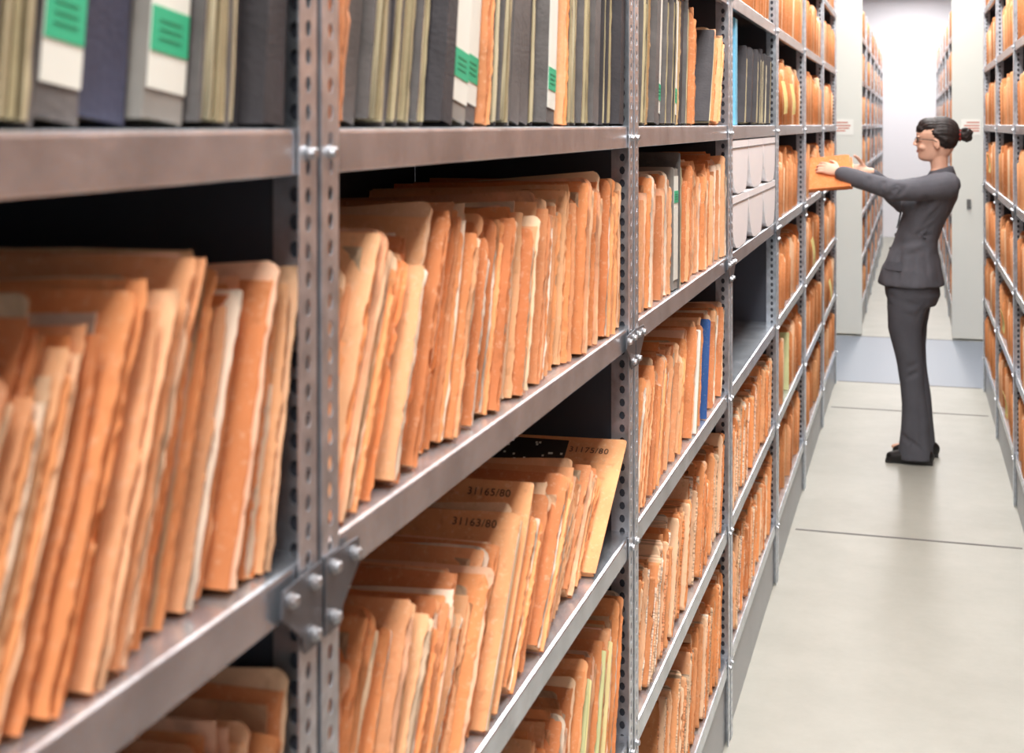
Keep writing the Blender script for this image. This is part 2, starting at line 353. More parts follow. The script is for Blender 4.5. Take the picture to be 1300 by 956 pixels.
# text helper
def text_mesh(s, size, m, loc, rot=0):
    cu = bpy.data.curves.new('txt', 'FONT'); cu.body = s; cu.size = size; cu.extrude = .0001; cu.space_character = 1.12
    o = bpy.data.objects.new('txt', cu); C.objects.link(o)
    me = bpy.data.meshes.new_from_object(o.evaluated_get(bpy.context.evaluated_depsgraph_get()))
    bpy.data.objects.remove(o)
    me.transform(Matrix.Translation(loc) @ Matrix.Rotation(rot, 4, 'Y') @ Matrix.Rotation(math.pi/2, 4, 'X'))
    me.materials.clear(); me.materials.append(m); return me

# ---------------------------------------------------------------- sheets / folders
def slab(V, F, y0, th, xo, h, d, r, rnd, bow=0., ztop_slope=0., rag=.0015, nz=7, tilt=0., dog=0.):
    us = [0, .12*r, .45*r, r, d*.2, d*.32, d*.5, d*.75, d]
    s = len(V); nc = len(us); nr = nz+1
    sd = rnd.uniform(0, 100)
    fr = [noise.noise(Vector((sd, j*1.7, 0)))*rag*.9+noise.noise(Vector((sd+9, j*.12, 0)))*rag*.6 for j in range(nr)]
    if rag > .0015:
        for _ in range(rnd.choice((0,0,1,2))):
            q = rnd.randrange(nr//4, nr); dp = rag*rnd.uniform(1,3.0); fr[q] -= dp
            if q+1 < nr: fr[q+1] -= dp*rnd.random()
    zt_j = [noise.noise(Vector((sd+33, i*1.3, 0)))*rag for i in range(nc)]
    for side in (0, 1):
        for i, dx in enumerate(us):
            zt = h - (r - math.sqrt(max(0, r*r-(r-dx)**2)) if dx < r else 0) - ztop_slope*dx + zt_j[i]
            for j in range(nr):
                v = j/nz
                x = xo - dx + (fr[j] if i == 0 else fr[j]*.5 if i == 1 else 0)
                cw = max(0, 1-dx/.05)*max(0, (v-.65)/.35)
                y = y0 + side*th + bow*math.sin(math.pi*v)*(1-.6*dx/d) + tilt*v + dog*cw*cw
                V.append((x, y, zt*v))
    A = lambda sd_, i, j: s + sd_*nc*nr + i*nr + j
    for i in range(nc-1):
        for j in range(nz):
            F.append((A(0,i,j), A(0,i,j+1), A(0,i+1,j+1), A(0,i+1,j)))
            F.append((A(1,i,j), A(1,i+1,j), A(1,i+1,j+1), A(1,i,j+1)))
    for j in range(nz):
        F.append((A(0,0,j), A(1,0,j), A(1,0,j+1), A(0,0,j+1)))
        F.append((A(0,nc-1,j), A(0,nc-1,j+1), A(1,nc-1,j+1), A(1,nc-1,j)))
    for i in range(nc-1):
        F.append((A(0,i,nz), A(1,i,nz), A(1,i+1,nz), A(0,i+1,nz)))
        F.append((A(0,i,0), A(0,i+1,0), A(1,i+1,0), A(1,i,0)))

class Var: pass
def make_folder(t, h, d, seed, cm=None, pm=None, bow=None, neat=False):
    """cover boards with separated packs of sheets between them (dark gaps show between packs)"""
    rnd = random.Random(seed); v = Var(); v.t, v.h, v.d = t, h, d
    bow = rnd.uniform(-.0004, .0010) if bow is None else bow
    rg = .0006 if neat else .0028; nz = 7 if neat else 32
    sp = 0 if neat else rnd.uniform(.001,.007)
    V, F = [], []
    def cov(y, dh, xo): slab(V,F, y,.0008, xo, h-dh, d, rnd.choice((.002,.004,.007,.012)), rnd, bow, rnd.uniform(0,.04), rg, nz, sp*(y/t-.5), 0 if neat else rnd.uniform(-.007,.005))
    cov(0, 0 if neat else rnd.uniform(0,.010), 0); cov(t-.0008, rnd.uniform(0,.022), rnd.uniform(-.012,.002))
    box(V,F,-d+.002,-.004, .0013,t-.0013, 0,.0015)
    P, Q = [], []
    y = .0020; end = t-.0014
    while y < end-.0006:
        k = rnd.random()
        if not neat and k < .34 and y > .004:
            cov(y, rnd.uniform(-.006,.030), rnd.uniform(-.012,.004)); y += .0008+rnd.choice((.0008,.0014,.0024)); continue
        th = min(rnd.choice((.0005,.0008,.0012,.0018,.0024)), end-y)
        slab(P,Q, y, th, rnd.uniform(-.018,.005), h-(rnd.uniform(.004,.03) if neat else rnd.uniform(-.009,.040)), d-.02, rnd.choice((.002,.004,.010,.016)), rnd, bow, rnd.uniform(0,.08), rg*.9, max(5,int(nz*.7)), sp*(y/t-.5), 0 if neat else rnd.uniform(-.003,.003))
        y += th+rnd.choice((.0004,.0012,.0020,.0030))
    mc = mesh('folder', V, F, cm or M_folder)
    P = [(a,b_,c+.0018) for a,b_,c in P]
    mp = mesh('paper_stack', P, Q, pm or M_paper)
    v.o = bpy.data.objects.new('file_folder', mc); v.p = bpy.data.objects.new('paper_stack', mp)
    return v
FT = [(.014,.238),(.018,.250),(.022,.228),(.026,.250),(.010,.224),(.020,.241),(.028,.247),(.011,.240),(.022,.220),(.013,.256),(.024,.236),(.012,.246),(.016,.232),(.009,.244),(.015,.216),(.019,.254),(.012,.229),(.016,.244)]
FV = [make_folder(t, h, .315, 100+i) for i, (t, h) in enumerate(FT)]
def place(v, name, label, cat, group, loc, lean=0., yaw=0.):
    o = v.o.copy(); o.name = name; C.objects.link(o)
    o.location = loc; o.rotation_euler = (-lean, 0, yaw)
    tag(o, label, cat, group)
    if getattr(v, 'p', None):
        p = v.p.copy(); p.name = 'paper_stack'; C.objects.link(p); p.parent = o
    for (cn, cmh, cl) in getattr(v, 'extra', []):
        q = obj(cn, cmh, parent=o)
        if cl: q['label'] = cl
    return o
LAB = ['worn orange cardboard file folder stuffed with papers', 'thick orange file folder with frayed paper edges', 'thin faded orange file folder standing on a steel shelf']
LX, RX = -.46, .41
BL = 1.27; D = .40; H = 2.55
LV = [.22, .57, .92, 1.275, 1.617, 1.97, 2.32]
Y0 = [-.28+BL*k for k in range(7)]
# merged mass built from the same folder shapes
MV, MF, MI, MO = [], [], [], [0]
def get_arrays(me):
    if not hasattr(get_arrays, 'c'): get_arrays.c = {}
    if me.name in get_arrays.c: return get_arrays.c[me.name]
    a = np.empty(len(me.vertices)*3); me.vertices.foreach_get('co', a); a = a.reshape(-1,3)
    f = np.empty(len(me.loops), dtype=np.int64); me.loops.foreach_get('vertex_index', f); f = f.reshape(-1,4)
    get_arrays.c[me.name] = (a, f); return a, f
def mass_add(v, loc, lean, yaw, sc):
    M = Matrix.Translation(loc) @ Euler((-lean,0,yaw)).to_matrix().to_4x4() @ Matrix.Diagonal((*sc,1))
    A = np.array(M)
    for k, me in enumerate((v.o.data, v.p.data)):
        a, f = get_arrays(me)
        MV.append(a @ A[:3,:3].T + A[:3,3]); MF.append(f+MO[0]); MI.append(np.full(len(f), k, dtype=np.int32)); MO[0] += len(a)
def fill(y_lo, y_hi, z, lean_r, lean_l, group, x=LX, curve=1.0, setb=.008, special=(), hs=1.0, xj=.028, jit=.024, hmod=None, seed=0, mass=False):
    """special: list of (y position, variant) placed when the row reaches that y"""
    rnd = random.Random(int(y_hi*1000+z*77)+seed); sp = sorted(special, key=lambda a: -a[0])
    y = None
    while True:
        v = rnd.choice(FV); s_ = False
        if sp and (y if y is not None else y_hi) <= sp[0][0]:
            v = sp.pop(0)[1]; s_ = True
        f = 0 if y is None else (y_hi-y)/(y_hi-y_lo)
        lean = lean_r + (lean_l-lean_r)*min(1, f)**curve + (0 if s_ else rnd.uniform(-jit,jit))
        if y is None: y = y_hi-.006-v.h*math.sin(max(lean,0)) 
        ystep = v.t/math.cos(lean)+rnd.choice((.0006,.0015,.003,.004,.007))
        if y-ystep < y_lo: break
        y -= ystep
        loc = (x-setb-(0 if s_ else rnd.uniform(0,xj)), y, z+.0012+v.t*math.sin(abs(lean))); yaw = rnd.uniform(-.016,.016)
        sc = (rnd.uniform(.96,1.0), 1, hs*(hmod(y) if hmod else 1)*rnd.uniform(.86,1.07))
        if mass: mass_add(v, loc, lean, yaw, sc); continue
        lab = LAB[1] if v.t > .022 else (LAB[2] if v.t < .013 else LAB[0])
        if s_ and hasattr(v, 'label'): lab = v.label
        o = place(v, 'file_folder', lab, 'file folder', group, loc, lean, yaw)
        if not s_: o.scale = sc
    return y
M_pale = sheet_mat('pale_cardboard', [(238,166,112),(242,174,122),(236,160,106)], scuff=.3, stain=.2)
def numbered(t, h, seed, txt, patch=False, cm=None, size=.0140, dz=.022):
    v = make_folder(t, h, .315, seed, bow=0, cm=cm, neat=True)
    v.extra = []; yl = -.0012
    if patch:
        V, F = [], []; box(V,F,-.245,-.100, yl,-.0003, h-.078,h-.012)
        v.extra.append(('index_patch', mesh('index_patch',V,F,M_ink), 'black index patch with white dots'))
        rr = random.Random(3)
        for i in range(18):
            a, b_ = rr.uniform(-.24,-.108), rr.uniform(.016,.070)
            v.extra.append(('white_dot', boxmesh('white_dot', a,a+.004, yl-.0005,yl, h-b_-.004,h-b_, M_white), 'white dot'))
        v.extra.append(('stamped_number', text_mesh(txt,.0165,M_stamp,(-.096,yl,h-.036)), 'black stamped number'))
    else:
        v.extra.append(('stamped_number', text_mesh(txt,size,M_stamp,(-.088,yl,h-dz)), 'black stamped number'))
    v.label = 'orange file folder stamped %s in black' % txt
    return v
NUM = [(9, numbered(.010,.276,501,'31175/80',True,cm=M_pale)), (1.53, numbered(.012,.284,503,'31165/80',cm=M_pale)), (1.49, numbered(.010,.256,504,'31163/80',cm=M_pale))]
def fan_h(y):
    if y > 1.75: return .80
    if y > 1.62: return .90
    if y > 1.47: return .93
    if y > 1.28: return .80
    if y > 1.12: return .90
    return 1.0
M_white2 = sheet_mat('white_card', [(226,222,212),(236,232,222),(220,212,200)], scuff=.1, stain=.1, grime=.1)
M_blue2 = sheet_mat('blue_sheet', [(48,82,136),(54,90,148)], scuff=.1, stain=.1, grime=0)
M_green2 = sheet_mat('green_sheet', [(210,216,156),(218,220,166)], scuff=.2, stain=.1, grime=.1)
M_yel2 = sheet_mat('yellow_sheet', [(236,222,156),(240,226,168)], scuff=.2, stain=.1, grime=.1)
WF = make_folder(.009,.236,.31,700,M_white2,M_cream,neat=True); WF.label='white file folder among orange files'
BF = make_folder(.006,.238,.31,701,M_blue2,M_blue2,bow=0,neat=True); BF.label='thin blue file folder among orange files'
GF = make_folder(.007,.225,.31,702,M_green2,M_cream,neat=True); GF.label='pale green file folder among orange files'
YF = make_folder(.007,.220,.31,703,M_yel2,M_cream,neat=True); YF.label='pale yellow file folder among orange files'
fill(.28, Y0[0]+BL, LV[3], .24, .56, 'orange files on the nearest middle shelf', hs=.98, seed=4)
fill(.74, Y0[0]+BL, LV[2], .10, .2, 'orange files on the nearest lower shelf')
fill(Y0[1]+.008, Y0[1]+BL, LV[3], .10, .48, 'orange files on the middle shelf', hs=1.05, seed=2)
fill(Y0[1]+.008, Y0[1]+BL, LV[2], .98, .44, 'leaning orange files on the lower shelf', special=NUM, curve=.9, hmod=fan_h, hs=1.05, jit=.045)
fill(Y0[1]+.56, Y0[1]+BL, LV[1], .30, .50, 'orange files on the lowest visible shelf', special=[(2.08,YF),(2.03,GF),(1.93,YF),(1.90,GF)])
fill(Y0[2]+.03, Y0[2]+.46, LV[3], .06, .18, 'orange files beside grey binders')
fill(Y0[2]+.575, Y0[2]+BL, LV[3], .06, .20, 'orange files beyond grey binders')
fill(Y0[2]+.03, Y0[2]+BL, LV[2], .26, .46, 'orange files with blue folder', special=[(3.18,BF),(3.02,WF)])
fill(Y0[2]+.03, Y0[2]+BL, LV[1], .28, .46, '', mass=True)
fill(Y0[2]+.30, Y0[2]+BL, LV[0], .24, .42, '', mass=True)
fill(Y0[3]+.03, Y0[3]+BL, LV[1], .20, .32, '', mass=True)
fill(Y0[3]+.03, Y0[3]+BL, LV[0], .28, .36, '', mass=True)

# binders ----------------------------------------------------------------
def make_binder(t, h, d, cover, seed, label=False, spine=False, st=(.048,.080)):
    rnd = random.Random(seed); v = Var(); v.t, v.h, v.d = t, h, d
    V, F = [], []; fl = rnd.uniform(.002,.004); bt = .0042
    slab(V,F, 0,bt, 0, h, d, .006, rnd, fl, 0, .0010)
    slab(V,F, t-bt,bt, rnd.uniform(-.006,0), h-.001, d, .006, rnd, -fl, 0, .0010)
    if label or spine: box(V,F,-.0022,0, bt,t-bt, .001,h-.004)
    else: box(V,F,-d,-d+.002, bt,t-bt, .001,h-.002)
    v.o = bpy.data.objects.new('archive_binder', mesh('archive_binder', V, F, cover))
    V, F = [], []; y = .0062; end = t-.0062
    while y < end-.001:
        th = min(rnd.choice((.001,.002,.004)), end-y)
        slab(V,F, y, th-.0005, (-.003 if (label or spine) else .002)-rnd.uniform(0,.014), h-rnd.uniform(.008,.06), d-.03, .004, rnd, 0, 0, .0014, 12); y += th
    V = [(a,b_,c+.003) for a,b_,c in V]
    v.p = bpy.data.objects.new('paper_stack', mesh('paper_stack', V, F, M_cream))
    v.extra = []
    if label:
        v.extra.append(('spine_label', boxmesh('spine_label', 0.0002,.001, .0035,t-.0035, .022,h-.02, M_white), 'white paper spine label'))
        v.extra.append(('green_sticker', boxmesh('green_sticker', .001,.0016, .004,t-.004, st[0],st[1], M_green), 'green sticker'))
        V, F = [], []
        for q in (.3,.5,.7):
            zz = st[0]+(st[1]-st[0])*q; box(V,F,.0016,.0019, t*.25,t*.75, zz-.0009,zz+.0009)
        v.extra.append(('faded_print', mesh('faded_print',V,F,M_fink), 'faded printed lines'))
    return v
BH = .300
BG = {'g': make_binder(.046,BH,.27,M_grey,1), 'G': make_binder(.034,BH-.006,.27,M_grey,2), 'd': make_binder(.038,BH,.27,M_dark,3), 'D': make_binder(.026,BH-.01,.27,M_dark,4),
      'n': make_binder(.060,BH,.27,M_blue,5,False,True), 'l': make_binder(.054,BH,.27,M_lightgrey,6,True), 'L': make_binder(.046,BH,.27,M_grey,7,True), 'b': make_binder(.05,.305,.28,M_lblue,8,False,True),
      'c': make_binder(.036,BH-.01,.27,M_grey,9), 'y': make_binder(.044,BH-.015,.27,M_grey,10), 's': make_binder(.044,BH-.005,.27,M_grey,12,False,True), 'S': make_binder(.038,BH-.01,.27,M_dark,13,False,True),
      'M': make_binder(.056,.275,.27,M_lightgrey,14,True,st=(.195,.222))}
BLAB = {'g':'grey cloth archive binder with cream pages','G':'slim grey archive binder with cream pages','d':'dark charcoal archive binder','D':'thin dark charcoal archive binder','n':'thick navy blue archive binder',
        'l':'light grey binder with white spine label and green sticker','L':'grey binder with white spine label and green sticker','b':'light blue ring binder','c':'grey archive binder with cream pages','y':'grey archive binder bulging with cream pages','s':'grey cloth binder with closed spine','S':'dark cloth binder with closed spine','M':'grey binder with white label and green mark near its top'}
FO = make_folder(.024,.285,.27,900); FO2 = make_folder(.032,.275,.27,901)
M_beige = sheet_mat('beige_card', [(190,158,118),(204,174,132),(180,144,102)], grime=.3)
FB = make_folder(.028,.280,.27,902,cm=M_beige,pm=M_cream)
SPC = {'o': (FO,'tall orange file folder between archive binders'), 'O': (FO2,'tall thick orange file folder between archive binders'), 'B': (FB,'tall beige file folder between archive binders')}
def seq(s, y, z, group, lean=0., lean2=None, gap=.002, x=LX, sc=1., gj=.003, lj=.03):
    rnd = random.Random(len(s)+int(y*100)); lean2 = lean if lean2 is None else lean2
    for i, ch in enumerate(s):
        v, nm, lab, cat = (SPC[ch][0], 'file_folder', SPC[ch][1], 'file folder') if ch in SPC else (BG[ch], 'archive_binder', BLAB[ch], 'binder')
        ln = lean+(lean2-lean)*i/max(1,len(s)-1)+rnd.uniform(0,lj)
        o = place(v, nm, lab, cat, group, (x-.006-rnd.uniform(0,.020), y, z+.0012+v.t*math.sin(max(0,ln))), ln)
        o.scale = (1,1,sc*rnd.uniform(.94,1.0))
        y += v.t/math.cos(ln)+gap+rnd.uniform(0,gj)
    return y
def tt(c): return SPC[c][0].t if c in SPC else BG[c].t
def width(s, lean): return sum(tt(c)/math.cos(lean)+.0037 for c in s)
def seqr(s, y_end, z, group, lean=0., x=LX, sc=1., room=None, lean2=None, pre='', lj=.012):
    if room:
        while width(pre+s, lean) > room-.02: s = s[1:]
    s = pre+s
    seq(s, y_end-width(s,lean)-.006-BH*math.sin((lean2 if lean2 is not None else lean)+lj)*sc, z, group, lean, lean2, x=x, sc=sc, lj=lj)
seqr('gBygyLnlgdS', Y0[0]+BL-.004, LV[4], 'archive binders on the nearest top shelf', 0.14, lean2=.06, lj=.03)
s1 = 'oOsgdyGSlLodgssdLDodgyGsdDdS'
w1 = sum(tt(c)/math.cos(.11) for c in s1); g1 = (BL-.03-.3*.10-w1)/len(s1)
seq(s1, Y0[1]+.012, LV[4], 'archive binders on the top shelf', .18, .06, gap=max(0.0002,g1-.0008), gj=.0016, lj=.035)
seqr('GBdyDGBsLGDoGDLBSGgO', Y0[2]+.80, LV[4], 'archive binders on the far top shelf', 0.14, room=.80)
seqr('DOBOoO', Y0[2]+BL, LV[4], 'leaning binders and folders on the top shelf', 0.42, sc=.90)
seq('bbb', Y0[3]+.115, LV[4], 'light blue binders', .0, lj=.005)
seqr('dSdDDSdDSDSdDdSDdSD', Y0[3]+BL, LV[4], 'leaning dark binders', 0.24, sc=.84, room=.86)
seq('MG', Y0[2]+.470, LV[3], 'grey binders among orange files', .03, sc=.98, lj=.01)

# ---------------------------------------------------------------- room
def struct(name, me):
    o = obj(name, me); o['kind'] = 'structure'; return o
def floor_mat():
    m, nt, b = base_mat('floor_linoleum')
    b.inputs['Roughness'].default_value = .45; b.inputs['Specular IOR Level'].default_value = .4
    tc = N(nt, 'ShaderNodeTexCoord'); sp = N(nt, 'ShaderNodeSeparateXYZ'); nt.links.new(tc.outputs['Object'], sp.inputs[0])
    g = N(nt, 'ShaderNodeMath', operation='GREATER_THAN'); g.inputs[1].default_value = 8.68
    l = N(nt, 'ShaderNodeMath', operation='LESS_THAN'); l.inputs[1].default_value = 10.56
    mu = N(nt, 'ShaderNodeMath', operation='MULTIPLY')
    nt.links.new(sp.outputs['Y'], g.inputs[0]); nt.links.new(sp.outputs['Y'], l.inputs[0]); nt.links.new(g.outputs[0], mu.inputs[0]); nt.links.new(l.outputs[0], mu.inputs[1])
    nz = N(nt, 'ShaderNodeTexNoise'); nz.inputs['Scale'].default_value = 3; nz.inputs['Detail'].default_value = 8; nz.inputs['Roughness'].default_value = .75
    nt.links.new(tc.outputs['Object'], nz.inputs['Vector'])
    r = N(nt, 'ShaderNodeValToRGB'); r.color_ramp.elements[0].position=.3; r.color_ramp.elements[1].position=.7
    r.color_ramp.elements[0].color = lin((156,154,144)); r.color_ramp.elements[1].color = lin((170,168,158))
    nt.links.new(nz.outputs['Fac'], r.inputs[0])
    mix = N(nt, 'ShaderNodeMix', data_type='RGBA'); nt.links.new(mu.outputs[0], mix.inputs[0]); nt.links.new(r.outputs[0], mix.inputs[6]); mix.inputs[7].default_value = lin((130,138,150))
    nt.links.new(mix.outputs[2], b.inputs['Base Color'])
    return m
struct('floor', boxmesh('floor', -5,5,-2,20,-.1,0, floor_mat()))
struct('ceiling', boxmesh('ceiling', -5,5,-1,20,3.5,3.6, M_ceil))
struct('wall_north', boxmesh('wall_north', -5,5,20,20.1,0,3.5, M_wall))
struct('wall_west', boxmesh('wall_west', -5.1,-5,-1,20,0,3.5, M_wall))
struct('wall_east', boxmesh('wall_east', 5,5.1,-1,20,0,3.5, M_wall))
for i, yy in enumerate((3.05, 5.45, 7.87, 8.68, 10.56)):
    struct('trim_%d' % (i+1), boxmesh('trim', -.45,.40, yy-.008, yy+.008, -.001, .0012, M_seam))

# ---------------------------------------------------------------- shelving
def perf_strip(V, F, o, u, w, h, rx, rz, pitch):
    n = int(h/pitch)
    o = Vector(o); u = Vector(u); z = Vector((0,0,1)); k = h/n
    for i in range(n):
        c = o + u*(w/2) + z*(i*k+k/2); s = len(V)
        for (a, b_) in ((w/2,0),(w/2,k/2),(0,k/2),(-w/2,k/2),(-w/2,0),(-w/2,-k/2),(0,-k/2),(w/2,-k/2)):
            V.append(c+u*a+z*b_)
        for j in range(8):
            an = j*math.pi/4; V.append(c+u*(rx*math.cos(an))+z*(rz*math.sin(an)))
        for j in range(8):
            j2 = (j+1) % 8; F.append((s+j, s+j2, s+8+j2, s+8+j))
def make_post(side):
    V, F = [], []
    y = .0035 if side > 0 else BL-.0035
    perf_strip(V, F, (0,y,0), (0,side,0), .032, H, .0050, .0072, .022)
    perf_strip(V, F, (0,y,0), (-1,0,0), .038, H, .0050, .0072, .022)
    me = mesh('post', V, F, M_post)
    bm = bmesh.new(); bm.from_mesh(me); bmesh.ops.remove_doubles(bm, verts=bm.verts, dist=.0003)
    bmesh.ops.recalc_face_normals(bm, faces=bm.faces)
    bmesh.ops.solidify(bm, geom=bm.faces[:], thickness=.0016)
    bm.to_mesh(me); bm.free(); return me
me_postA, me_postB = make_post(1), make_post(-1)
def make_shelf():
    pr = [(-.016,-.034),(-.016,-.037),(-.004,-.037),(-.003,-.036),(-.003,-.004),(-.0038,-.0012),(-.007,0),(-D+.01,0),(-D+.01,-.03)]
    V, F = [], []; n = len(pr)
    for y in (.004, BL-.004):
        for x, z in pr: V.append((x,y,z))
    for i in range(n-1): F.append((i, i+1, n+i+1, n+i))
    return solid(mesh('shelf', V, F, M_galv), .0015)
me_shelf = make_shelf()
def make_bolt():
    V, F = [], []
    prof = [(0,.0062),(.002,.0062),(.0025,.0050),(.0055,.0048),(.0066,.0038)]
    for x, r in prof:
        for j in range(12):
            a = j*math.pi/6; rr = r*(1 if x < .0023 or j % 2 == 0 else .9)
            V.append((x, rr*math.cos(a), rr*math.sin(a)))
    for i in range(len(prof)-1):
        for j in range(12):
            F.append((i*12+j, i*12+(j+1)%12, (i+1)*12+(j+1)%12, (i+1)*12+j))
    F.append(tuple(range((len(prof)-1)*12, len(prof)*12))); F.append(tuple(range(11,-1,-1)))
    return mesh('bolt', V, F, M_bolt)
me_bolt = make_bolt()
def make_gusset(side):
    y = .0035 if side > 0 else BL-.0035
    pts = [(0,-.006),(.068,-.009),(.071,-.029),(.035,-.056),(.030,-.070),(0,-.070)]
    V = []
    for x in (.0022, .0042):
        for a, z in pts: V.append((x, y+side*a, z))
    n = len(pts)
    F = [tuple(range(n)), tuple(range(2*n-1, n-1, -1))] + [(i,(i+1)%n, n+(i+1)%n, n+i) for i in range(n)]
    me = mesh('gusset', V, F, M_gusset)
    bm = bmesh.new(); bm.from_mesh(me); bmesh.ops.recalc_face_normals(bm, faces=bm.faces); bm.to_mesh(me); bm.free(); return me
me_gA, me_gB = make_gusset(1), make_gusset(-1)
me_side = boxmesh('side_sheet', -D,-.0005, 0,.0010, .005,H-.02, M_panel)
me_back = boxmesh('back_sheet', -D-.0012,-D, .002,BL-.002, .1,H-.02, M_panel)
me_kick = boxmesh('kick_plate', -.012,-.010, .004,BL-.004, .0,.185, M_kick)
def shelving_unit(x, y, flip=False, detail=True, group='galvanized shelving row', label='galvanized steel shelving unit with perforated posts full of files'):
    e = bpy.data.objects.new('shelving_unit', None); C.objects.link(e); e.empty_display_size = .1
    e.location = (x, y, 0)
    if flip: e.rotation_euler = (0,0,math.pi)
    tag(e, label, 'shelving', group)
    obj('upright_post', me_postA, parent=e); obj('upright_post', me_postB, parent=e)
    obj('side_sheet', me_side, (0,.0005,0), e); obj('side_sheet', me_side, (0,BL-.0015,0), e)
    obj('back_sheet', me_back, parent=e); obj('kick_plate', me_kick, parent=e)
    for i, z in enumerate(LV):
        s = obj('shelf', me_shelf, (0,0,z), e)
        if detail:
            bl = [(.0195,-.02),(BL-.0195,-.02)]
            if i == 3:
                obj('gusset_plate', me_gA, parent=s); obj('gusset_plate', me_gB, parent=s)
                bl = [(.0195,-.018),(BL-.0195,-.018),(.0195,-.059),(BL-.0195,-.059),(.060,-.019),(BL-.060,-.019)]
            for yy, zz in bl:
                obj('bolt', me_bolt, (.0042 if i == 3 else .0008,yy,zz), s)
    return e
for k in range(7):
    lb = 'galvanized steel shelving unit with perforated posts full of files'
    if k == 3: lb = 'galvanized steel shelving unit with one empty shelf and white boxes'
    shelving_unit(LX, Y0[k], label=lb)
for k in range(7):
    shelving_unit(RX, Y0[k]+BL, True, k > 3, group='opposite shelving row')
FY = [10.62+BL*k for k in range(6)]
FLX, FRX = -.38, .285
for k in range(6):
    a = shelving_unit(FLX, FY[k], False, False, 'shelving rows beyond the cross aisle', 'distant galvanized shelving unit packed with orange files')
    b = shelving_unit(FRX, FY[k]+BL, True, False, 'shelving rows beyond the cross aisle', 'distant galvanized shelving unit packed with orange files')
    if k == 0:
        for u, sgn, yy in ((a,1,-.03),(b,-1,BL+.03)):
            y0_, y1_ = (yy, yy+.028) if sgn > 0 else (yy-.028, yy)
            p = obj('end_panel', boxmesh('end_panel', -.9,.006, y0_, y1_, 0.01,2.6, M_endp, .004), parent=u)
            p['label'] = 'cream painted steel end panel'
            yf = y0_-.002 if sgn > 0 else y1_+.002
            lo, hi = min(yf, yf+.002*sgn), max(yf, yf+.002*sgn)
            sg = obj('sign_sheet', boxmesh('sign_sheet', -.20,-.06, lo,hi, 1.54,1.66, M_sign), parent=p)
            V, F = [], []
            yq = yf-.0008*sgn; lo, hi = min(yq, yf), max(yq, yf)
            for z, w in ((1.635,.09),(1.612,.11),(1.592,.10),(1.572,.07)):
                box(V,F,-.19,-.19+w,lo,hi,z-.005,z+.004)
            q = obj('printed_lines', mesh('printed_lines',V,F,M_print), parent=sg)
            if sgn < 0: obj('lock_handle', boxmesh('lock_handle', -.13,-.10, min(yf-.02*sgn,yf), max(yf-.02*sgn,yf), .99,1.06, M_seam, .005), parent=p)

# ---------------------------------------------------------------- the rest of the files as one mass
SV, SF = [], []
def lod_slab(x, y, z, sx, t, h, d, lean, r):
    s = len(SV); cs, sn = math.cos(lean), math.sin(lean)
    pts = [(0,0),(0,h-r),(r*.3,h-r*.3),(r,h),(d*.5,h-.005),(d,h-.01),(d,0),(d*.5,0)]
    for yy in (0, t):
        for dx, zz in pts:
            SV.append((x+sx*dx, y+yy*cs+zz*sn, z+zz*cs-yy*sn+t*abs(sn)))
    n = 8
    for o_ in (0, n):
        q = [(0,1,4,7),(1,2,3,4),(4,5,6,7)]
        for f in q: SF.append(tuple(s+o_+i for i in f))
    for i in range(n): SF.append((s+i, s+n+i, s+n+(i+1)%n, s+(i+1)%n))
def fill_stuff(x, sx, y_lo, y_hi, z, rnd, skip=None, dense=1., ns=3):
    lean0 = rnd.uniform(.04,.34)
    y = y_hi-.008-.25*math.sin(lean0)
    while y > y_lo+.045:
        t = rnd.uniform(.010,.032)*dense; h = rnd.uniform(.200,.265); ln = lean0+rnd.uniform(-.01,.03)
        y -= t+rnd.choice((.001,.003,.008))
        if skip and skip[0]-.05 < y < skip[1]: continue
        if y < y_lo+.01: break
        xo = rnd.uniform(.004,.04)
        for q in range(ns):
            lod_slab(x+sx*(xo+rnd.uniform(0,.016)), y+q*t/ns, z+.001, sx, t/ns*.8, h-rnd.uniform(0,.032), .31, ln, rnd.uniform(.006,.026))
rs = random.Random(5)
for k in range(3,7):
    for i, z in enumerate(LV):
        if k == 3 and i in (0,1,2,3,4): continue
        sk = (6.50,6.86) if (k == 5 and i == 3) else None
        if k == 4 and i == 0: sk = (Y0[4]+.08, Y0[4]+.22)
        if k == 4 and i == 1: sk = (Y0[4]+.55, Y0[4]+.66)
        fill_stuff(LX, -1, Y0[k], Y0[k]+BL, z, rs, sk, 1., 5)
for k in range(4,7):
    for z in LV: fill_stuff(RX, 1, Y0[k], Y0[k]+BL, z, rs, None, 1., 4)
for k in range(0,4):
    for z in LV: fill_stuff(RX, 1, Y0[k], Y0[k]+BL, z, rs, None, 1.6, 2)
for k in range(6):
    for z in LV:
        fill_stuff(FLX, -1, FY[k], FY[k]+BL, z, rs, None, 1.5); fill_stuff(FRX, 1, FY[k], FY[k]+BL, z, rs, None, 1.5)
MV.append(np.array(SV)); MF.append(np.array(SF, dtype=np.int64)+MO[0]); MI.append(np.zeros(len(SF), dtype=np.int32))
VA, FA, IA = np.concatenate(MV), np.concatenate(MF), np.concatenate(MI)
me = bpy.data.meshes.new('file_mass')
me.vertices.add(len(VA)); me.vertices.foreach_set('co', VA.astype(np.float32).ravel())
me.loops.add(FA.size); me.loops.foreach_set('vertex_index', FA.astype(np.int32).ravel())
me.polygons.add(len(FA)); me.polygons.foreach_set('loop_start', np.arange(0, FA.size, 4, dtype=np.int32))
me.materials.append(M_stuff); me.materials.append(M_paper)
me.polygons.foreach_set('material_index', IA)
me.update(calc_edges=True); me.validate()
st = obj('file_folders', me)
tag(st, 'masses of worn orange file folders packed on distant shelves', 'file folders', None, 'stuff')

